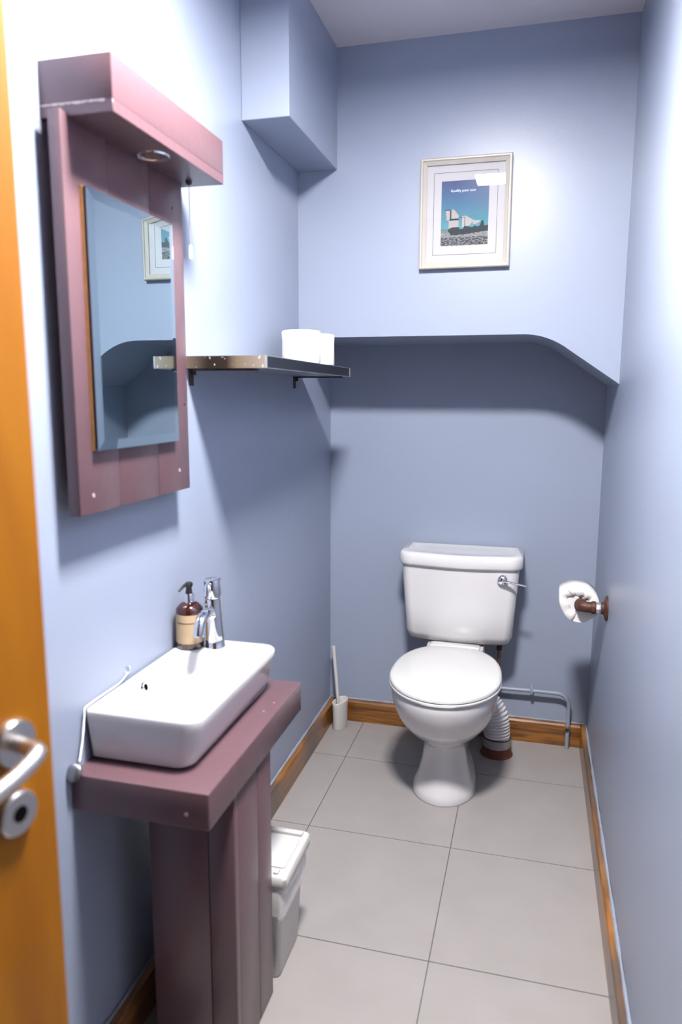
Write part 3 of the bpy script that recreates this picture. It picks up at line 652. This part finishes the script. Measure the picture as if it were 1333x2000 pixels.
obj('collar', lathe([(0.047, 0.030), (0.050, 0.032), (0.0505, 0.060), (0.048, 0.064), (0.044, 0.064)], (0.677, 2.42, 0), n=36), M_GREYC, wc)
obj('sealant_ring', tube([(0.677 + 0.049 * math.cos(a), 2.42 + 0.049 * math.sin(a), 0.0655 + 0.0012 * math.sin(3 * a)) for a in [2 * PI * i / 32 for i in range(33)]], 0.0022, 8), M_GOO, wc)
obj('floor_collar', lathe([(0.060, 0.0), (0.057, 0.004), (0.0515, 0.010), (0.0505, 0.031), (0.046, 0.031)], (0.677, 2.42, 0.0004), n=36), M_TERRA, wc)

# water pipes
wp = thing('water_pipe', 'blue painted water pipe clipped low on back wall and bending down to floor', 'pipe', (0.93, 2.52, 0))
yp = 2.528
P_ = [(0.55, yp + .005, 0.2085), (0.66, yp, 0.2085), (0.78, yp, 0.2105), (0.885, yp, 0.2105)]
arc = [(0.885 + 0.045 * math.sin(a), yp - 0.0 * a, 0.2105 - 0.045 * (1 - math.cos(a))) for a in [PI / 2 * i / 8 for i in range(1, 9)]]
dn_ = [(0.930, yp - .002, 0.12), (0.930, yp - .004, 0.09), (0.930, yp - .006, 0.0)]
obj('pipe', tube(P_ + arc + dn_, 0.0072, 16), M_PIPE, wp)
b = box(0.788, 0.800, yp - 0.009, D, 0.1985, 0.2225, 0.002, 2); obj('clip', b, M_PIPE, wp)
b = lathe([(0.0095, 0.070), (0.0105, 0.074), (0.0105, 0.084), (0.009, 0.088)], (0.930, yp - .0045, 0), n=6)
obj('compression_nut', b, mat('tarnished_nut', (0.28, 0.22, 0.18), 0.5, 0.6, var=.3, vscale=80), wp)
obj('isolator_screw', lathe([(0.005, 0), (0.005, 0.010), (0.0015, 0.011)], (0.930, yp - .010, 0.079), (-.6, -1, 0), 12), M_BRKT, wp)
cpz = thing('inlet_pipe', 'short dark copper inlet pipe under the cistern right side', 'pipe', (0.676, 2.50, 0.37))
obj('pipe', tube([(0.672, 2.46, 0.409), (0.672, 2.46, 0.37), (0.672, 2.47, 0.28), (0.672, 2.50, 0.225), (0.672, 2.52, 0.2085)], 0.0058, 12), mat('tarnished_copper', (0.20, 0.12, 0.06), 0.4, 0.7), cpz)
obj('nut', lathe([(0.010, 0.383), (0.011, 0.386), (0.011, 0.404), (0.010, 0.4095)], (0.672, 2.46, 0), n=6), M_BRKT, cpz)

# ------------------------------------------------------------------ toilet brush
bh = thing('toilet_brush', 'white toilet brush leaning in a slim white holder in the corner', 'brush', (0.066, 2.47, 0))
def oval8(z, k, cx=0.066, cy=2.470):
    out = []
    for i in range(40):
        a = 2 * PI * i / 40; rr = 0.026 * k * (1 + 0.28 * abs(math.sin(a)) ** 2 + 0.02 * math.cos(2 * a))
        x, y = rr * math.cos(a) * 0.85, rr * math.sin(a) * 1.1
        t = -0.5; out.append(Vector((cx + x * math.cos(t) - y * math.sin(t), cy + x * math.sin(t) + y * math.cos(t), z + (0.004 * (y / 0.03) if z > 0.05 else 0))))
    return out
obj('holder', loft([oval8(0.0005, .92), oval8(0.004, .96), oval8(0.10, 1.0), oval8(0.112, 1.03), oval8(0.114, 1.0), oval8(0.112, .93), oval8(0.02, .86)]), M_PLAS, bh, ang=50)
tag(obj('yellowed_rim', tube([p + Vector((0, 0, 0.0005)) for p in oval8(0.1135, .985)] + [oval8(0.1135, .985)[0]], 0.0012, 6), M_CREAM, bh), 'yellowed rim of the holder')
obj('handle', tube([(0.064, 2.462, 0.03), (0.058, 2.466, 0.12), (0.046, 2.478, 0.22), (0.032, 2.492, 0.328)], lambda t: 0.0062 + 0.0012 * t, 14), M_PLAS, bh)
obj('brush_head', lathe([(0.008, 0.008), (0.017, 0.015), (0.018, 0.05), (0.010, 0.06)], (0.064, 2.463, 0.012), n=20), M_PAPER, bh)

# ------------------------------------------------------------------ bin
bn = thing('waste_bin', 'small white lidded waste bin with a thin liner beside the plum pedestal', 'bin', (0.18, 1.28, 0))
obj('body', loft([rrect(.112, .256, 1.208, 1.342, .010, .0005), rrect(.110, .2585, 1.206, 1.346, .012, .004), rrect(.102, .2675, 1.2055, 1.372, .012, .228)], cap1=True), M_PLAS, bn)
rings = []; random.seed(9)
for k, (z, o) in enumerate(((.228, .0015), (.205, .003), (.185, .0036), (.168, .0038), (.153, .0030))):
    rr = rrect(.103 - o, .2675 + o, 1.205 - o, 1.372 + o, .012, z, 8)
    for i, p in enumerate(rr):
        p.z += (0.010 * math.sin(i * 1.7) + 0.004 * math.sin(i * 4.1)) * (k / 4); d = (0.0016 * math.sin(i * 2.9 + k * 2.2))
        p.x += d if p.x > .2 else -abs(d); p.y += -abs(d) if p.y < 1.25 else abs(d)
    rings.append(rr)
obj('liner', loft(rings, False, False), M_LINER, bn, ang=30)
ld = obj('lid', loft([rrect(.094, .277, 1.202, 1.386, .012, .225), rrect(.092, .279, 1.200, 1.388, .013, .229), rrect(.092, .279, 1.200, 1.388, .013, .250), rrect(.095, .276, 1.203, 1.385, .012, .254)]), M_PLAS, bn)
obj('flap', loft([rrect(.104, .264, 1.235, 1.352, .008, .2535), rrect(.104, .264, 1.235, 1.352, .008, .2575), rrect(.107, .261, 1.238, 1.349, .007, .2595)]), M_PLAS, ld)
obj('rear_bar', box(.110, .264, 1.3605, 1.376, .2535, .2615, .002, 2), M_PLAS, ld)
obj('catch', box(.244, .256, 1.212, 1.228, .2535, .2595, .0015, 2), M_PLAS, ld)

# ------------------------------------------------------------------ toilet roll on rusty pipe holder
hx, hy, hz = 0.925, 2.105, 0.668
rh = thing('roll_holder', 'rusty iron pipe roll holder with round flange on the right wall', 'holder', (W, hy, hz))
obj('flange', lathe([(0.038, 0.0), (0.038, 0.004), (0.034, 0.007), (0.020, 0.011), (0.018, 0.018), (0.014, 0.020)], (W, hy, hz), (-1, 0, 0), 36), M_RUST, rh)
obj('nipple', lathe([(0.0115, 0.012), (0.0115, 0.055)], (W, hy, hz), (-1, 0, 0), 20), M_RUST, rh)
obj('zinc_nut', lathe([(0.0165, 0.019), (0.0175, 0.021), (0.0175, 0.031), (0.0165, 0.033)], (W, hy, hz), (-1, 0, 0), 8), M_ZINC, rh)
el = spline([(W - 0.036, hy, hz), (hx + .022, hy, hz), (hx + .006, hy + .002, hz), (hx, hy + .010, hz), (hx, hy + .028, hz)], 8)
b = tube(el, 0.0165, 22); lathe([(0.0188, 0.034), (0.0195, 0.036), (0.0195, 0.044), (0.0175, 0.047)], (W, hy, hz), (-1, 0, 0), 22, bm=b)
lathe([(0.0175, 0.016), (0.0195, 0.018), (0.0195, 0.028)], (hx, hy, hz), (0, 1, 0), 22, bm=b)
obj('elbow', b, M_RUST, rh)
obj('bar', lathe([(0.0105, 0.02), (0.0105, 0.165), (0.009, 0.168)], (hx, hy, hz), (0, 1, 0), 20), M_RUST, rh)
rl = thing('toilet_roll', 'partly used white toilet roll hanging on the rusty pipe holder', 'toilet roll', (hx, hy + .09, hz - .006))
rc = Vector((hx, 0, hz - 0.007)); ry0, ry1 = hy + 0.032, hy + 0.132
n = 72; ro = []
for i in range(n):
    a = 2 * PI * i / n
    R0 = 0.0545 + 0.0012 * math.sin(3 * a + 1) + 0.0007 * math.sin(8 * a)
    ro.append((rc.x + R0 * math.cos(a), rc.z + R0 * math.sin(a)))
ri = [(rc.x + 0.019 * math.cos(2 * PI * i / n), rc.z + 0.019 * math.sin(2 * PI * i / n)) for i in range(n)]
def mid(t): return [(a[0] * (1 - t) + b_[0] * t, a[1] * (1 - t) + b_[1] * t) for a, b_ in zip(ri, ro)]
R_ = [[Vector((x, ry1, z)) for x, z in ri], [Vector((x, ry1, z)) for x, z in ro], [Vector((x, ry0 + .004, z)) for x, z in ro], [Vector((x, ry0, z)) for x, z in mid(.95)], [Vector((x, ry0 + .0012, z)) for x, z in mid(.7)], [Vector((x, ry0 + .0002, z)) for x, z in mid(.45)], [Vector((x, ry0 + .002, z)) for x, z in ri]]
b = bmesh.new(); RR = [[b.verts.new(p) for p in q] for q in R_]
for a, c in zip(RR, RR[1:] + [RR[0]]):
    for i in range(n): b.faces.new((a[i], a[(i + 1) % n], c[(i + 1) % n], c[i]))
obj('paper', b, M_PAPER, rl, ang=60)
obj('core', lathe([(0.0188, 0.003), (0.0188, 0.095), (0.0175, 0.095), (0.0175, 0.003)], (rc.x, ry0, rc.z), (0, 1, 0), 28, cap0=False, cap1=False), M_CARD, rl)
# loose sheet: wraps over the roll and sticks out as a corner at upper left, its near edge folded over the end
b = bmesh.new(); prof2 = []
for i in range(27):
    t = i / 26; a = math.radians(15 + 135 * t); R1 = 0.0570 + 0.0175 * max(0, (t - .45) / .55) ** 1.8; prof2.append((rc.x + R1 * math.cos(a), rc.z + R1 * math.sin(a)))
tipx, tipz = prof2[-1]
for i in range(1, 14):
    t = i / 13; a = math.radians(150 + 95 * t); R1 = 0.0745 - 0.0175 * min(1, t * 1.9) ** 0.8; prof2.append((rc.x + R1 * math.cos(a), rc.z + R1 * math.sin(a)))
cols = []
for k, (x, z) in enumerate(prof2):
    fz = 0.0025 * math.sin(k * 0.8)
    ins = Vector((rc.x - x, 0, rc.z - z)); ins.normalize(); fold = 0.030 + 0.003 * math.sin(k * 0.9)
    cols.append([b.verts.new((x + ins.x * fold, ry0 - 0.0005, z + ins.z * fold)), b.verts.new((x + ins.x * .002, ry0 - 0.0025 + fz * .3, z + ins.z * .002)), b.verts.new((x, ry0 + 0.001, z)), b.verts.new((x, ry0 + 0.05, z + fz * .4)), b.verts.new((x, ry1, z))])
for p, q in zip(cols, cols[1:]):
    for i in range(4): b.faces.new((p[i], q[i], q[i + 1], p[i + 1]))
ls_ = obj('loose_sheet', b, M_PAPER, rl, ang=70)
md = ls_.modifiers.new('thick', 'SOLIDIFY'); md.thickness = 0.0006
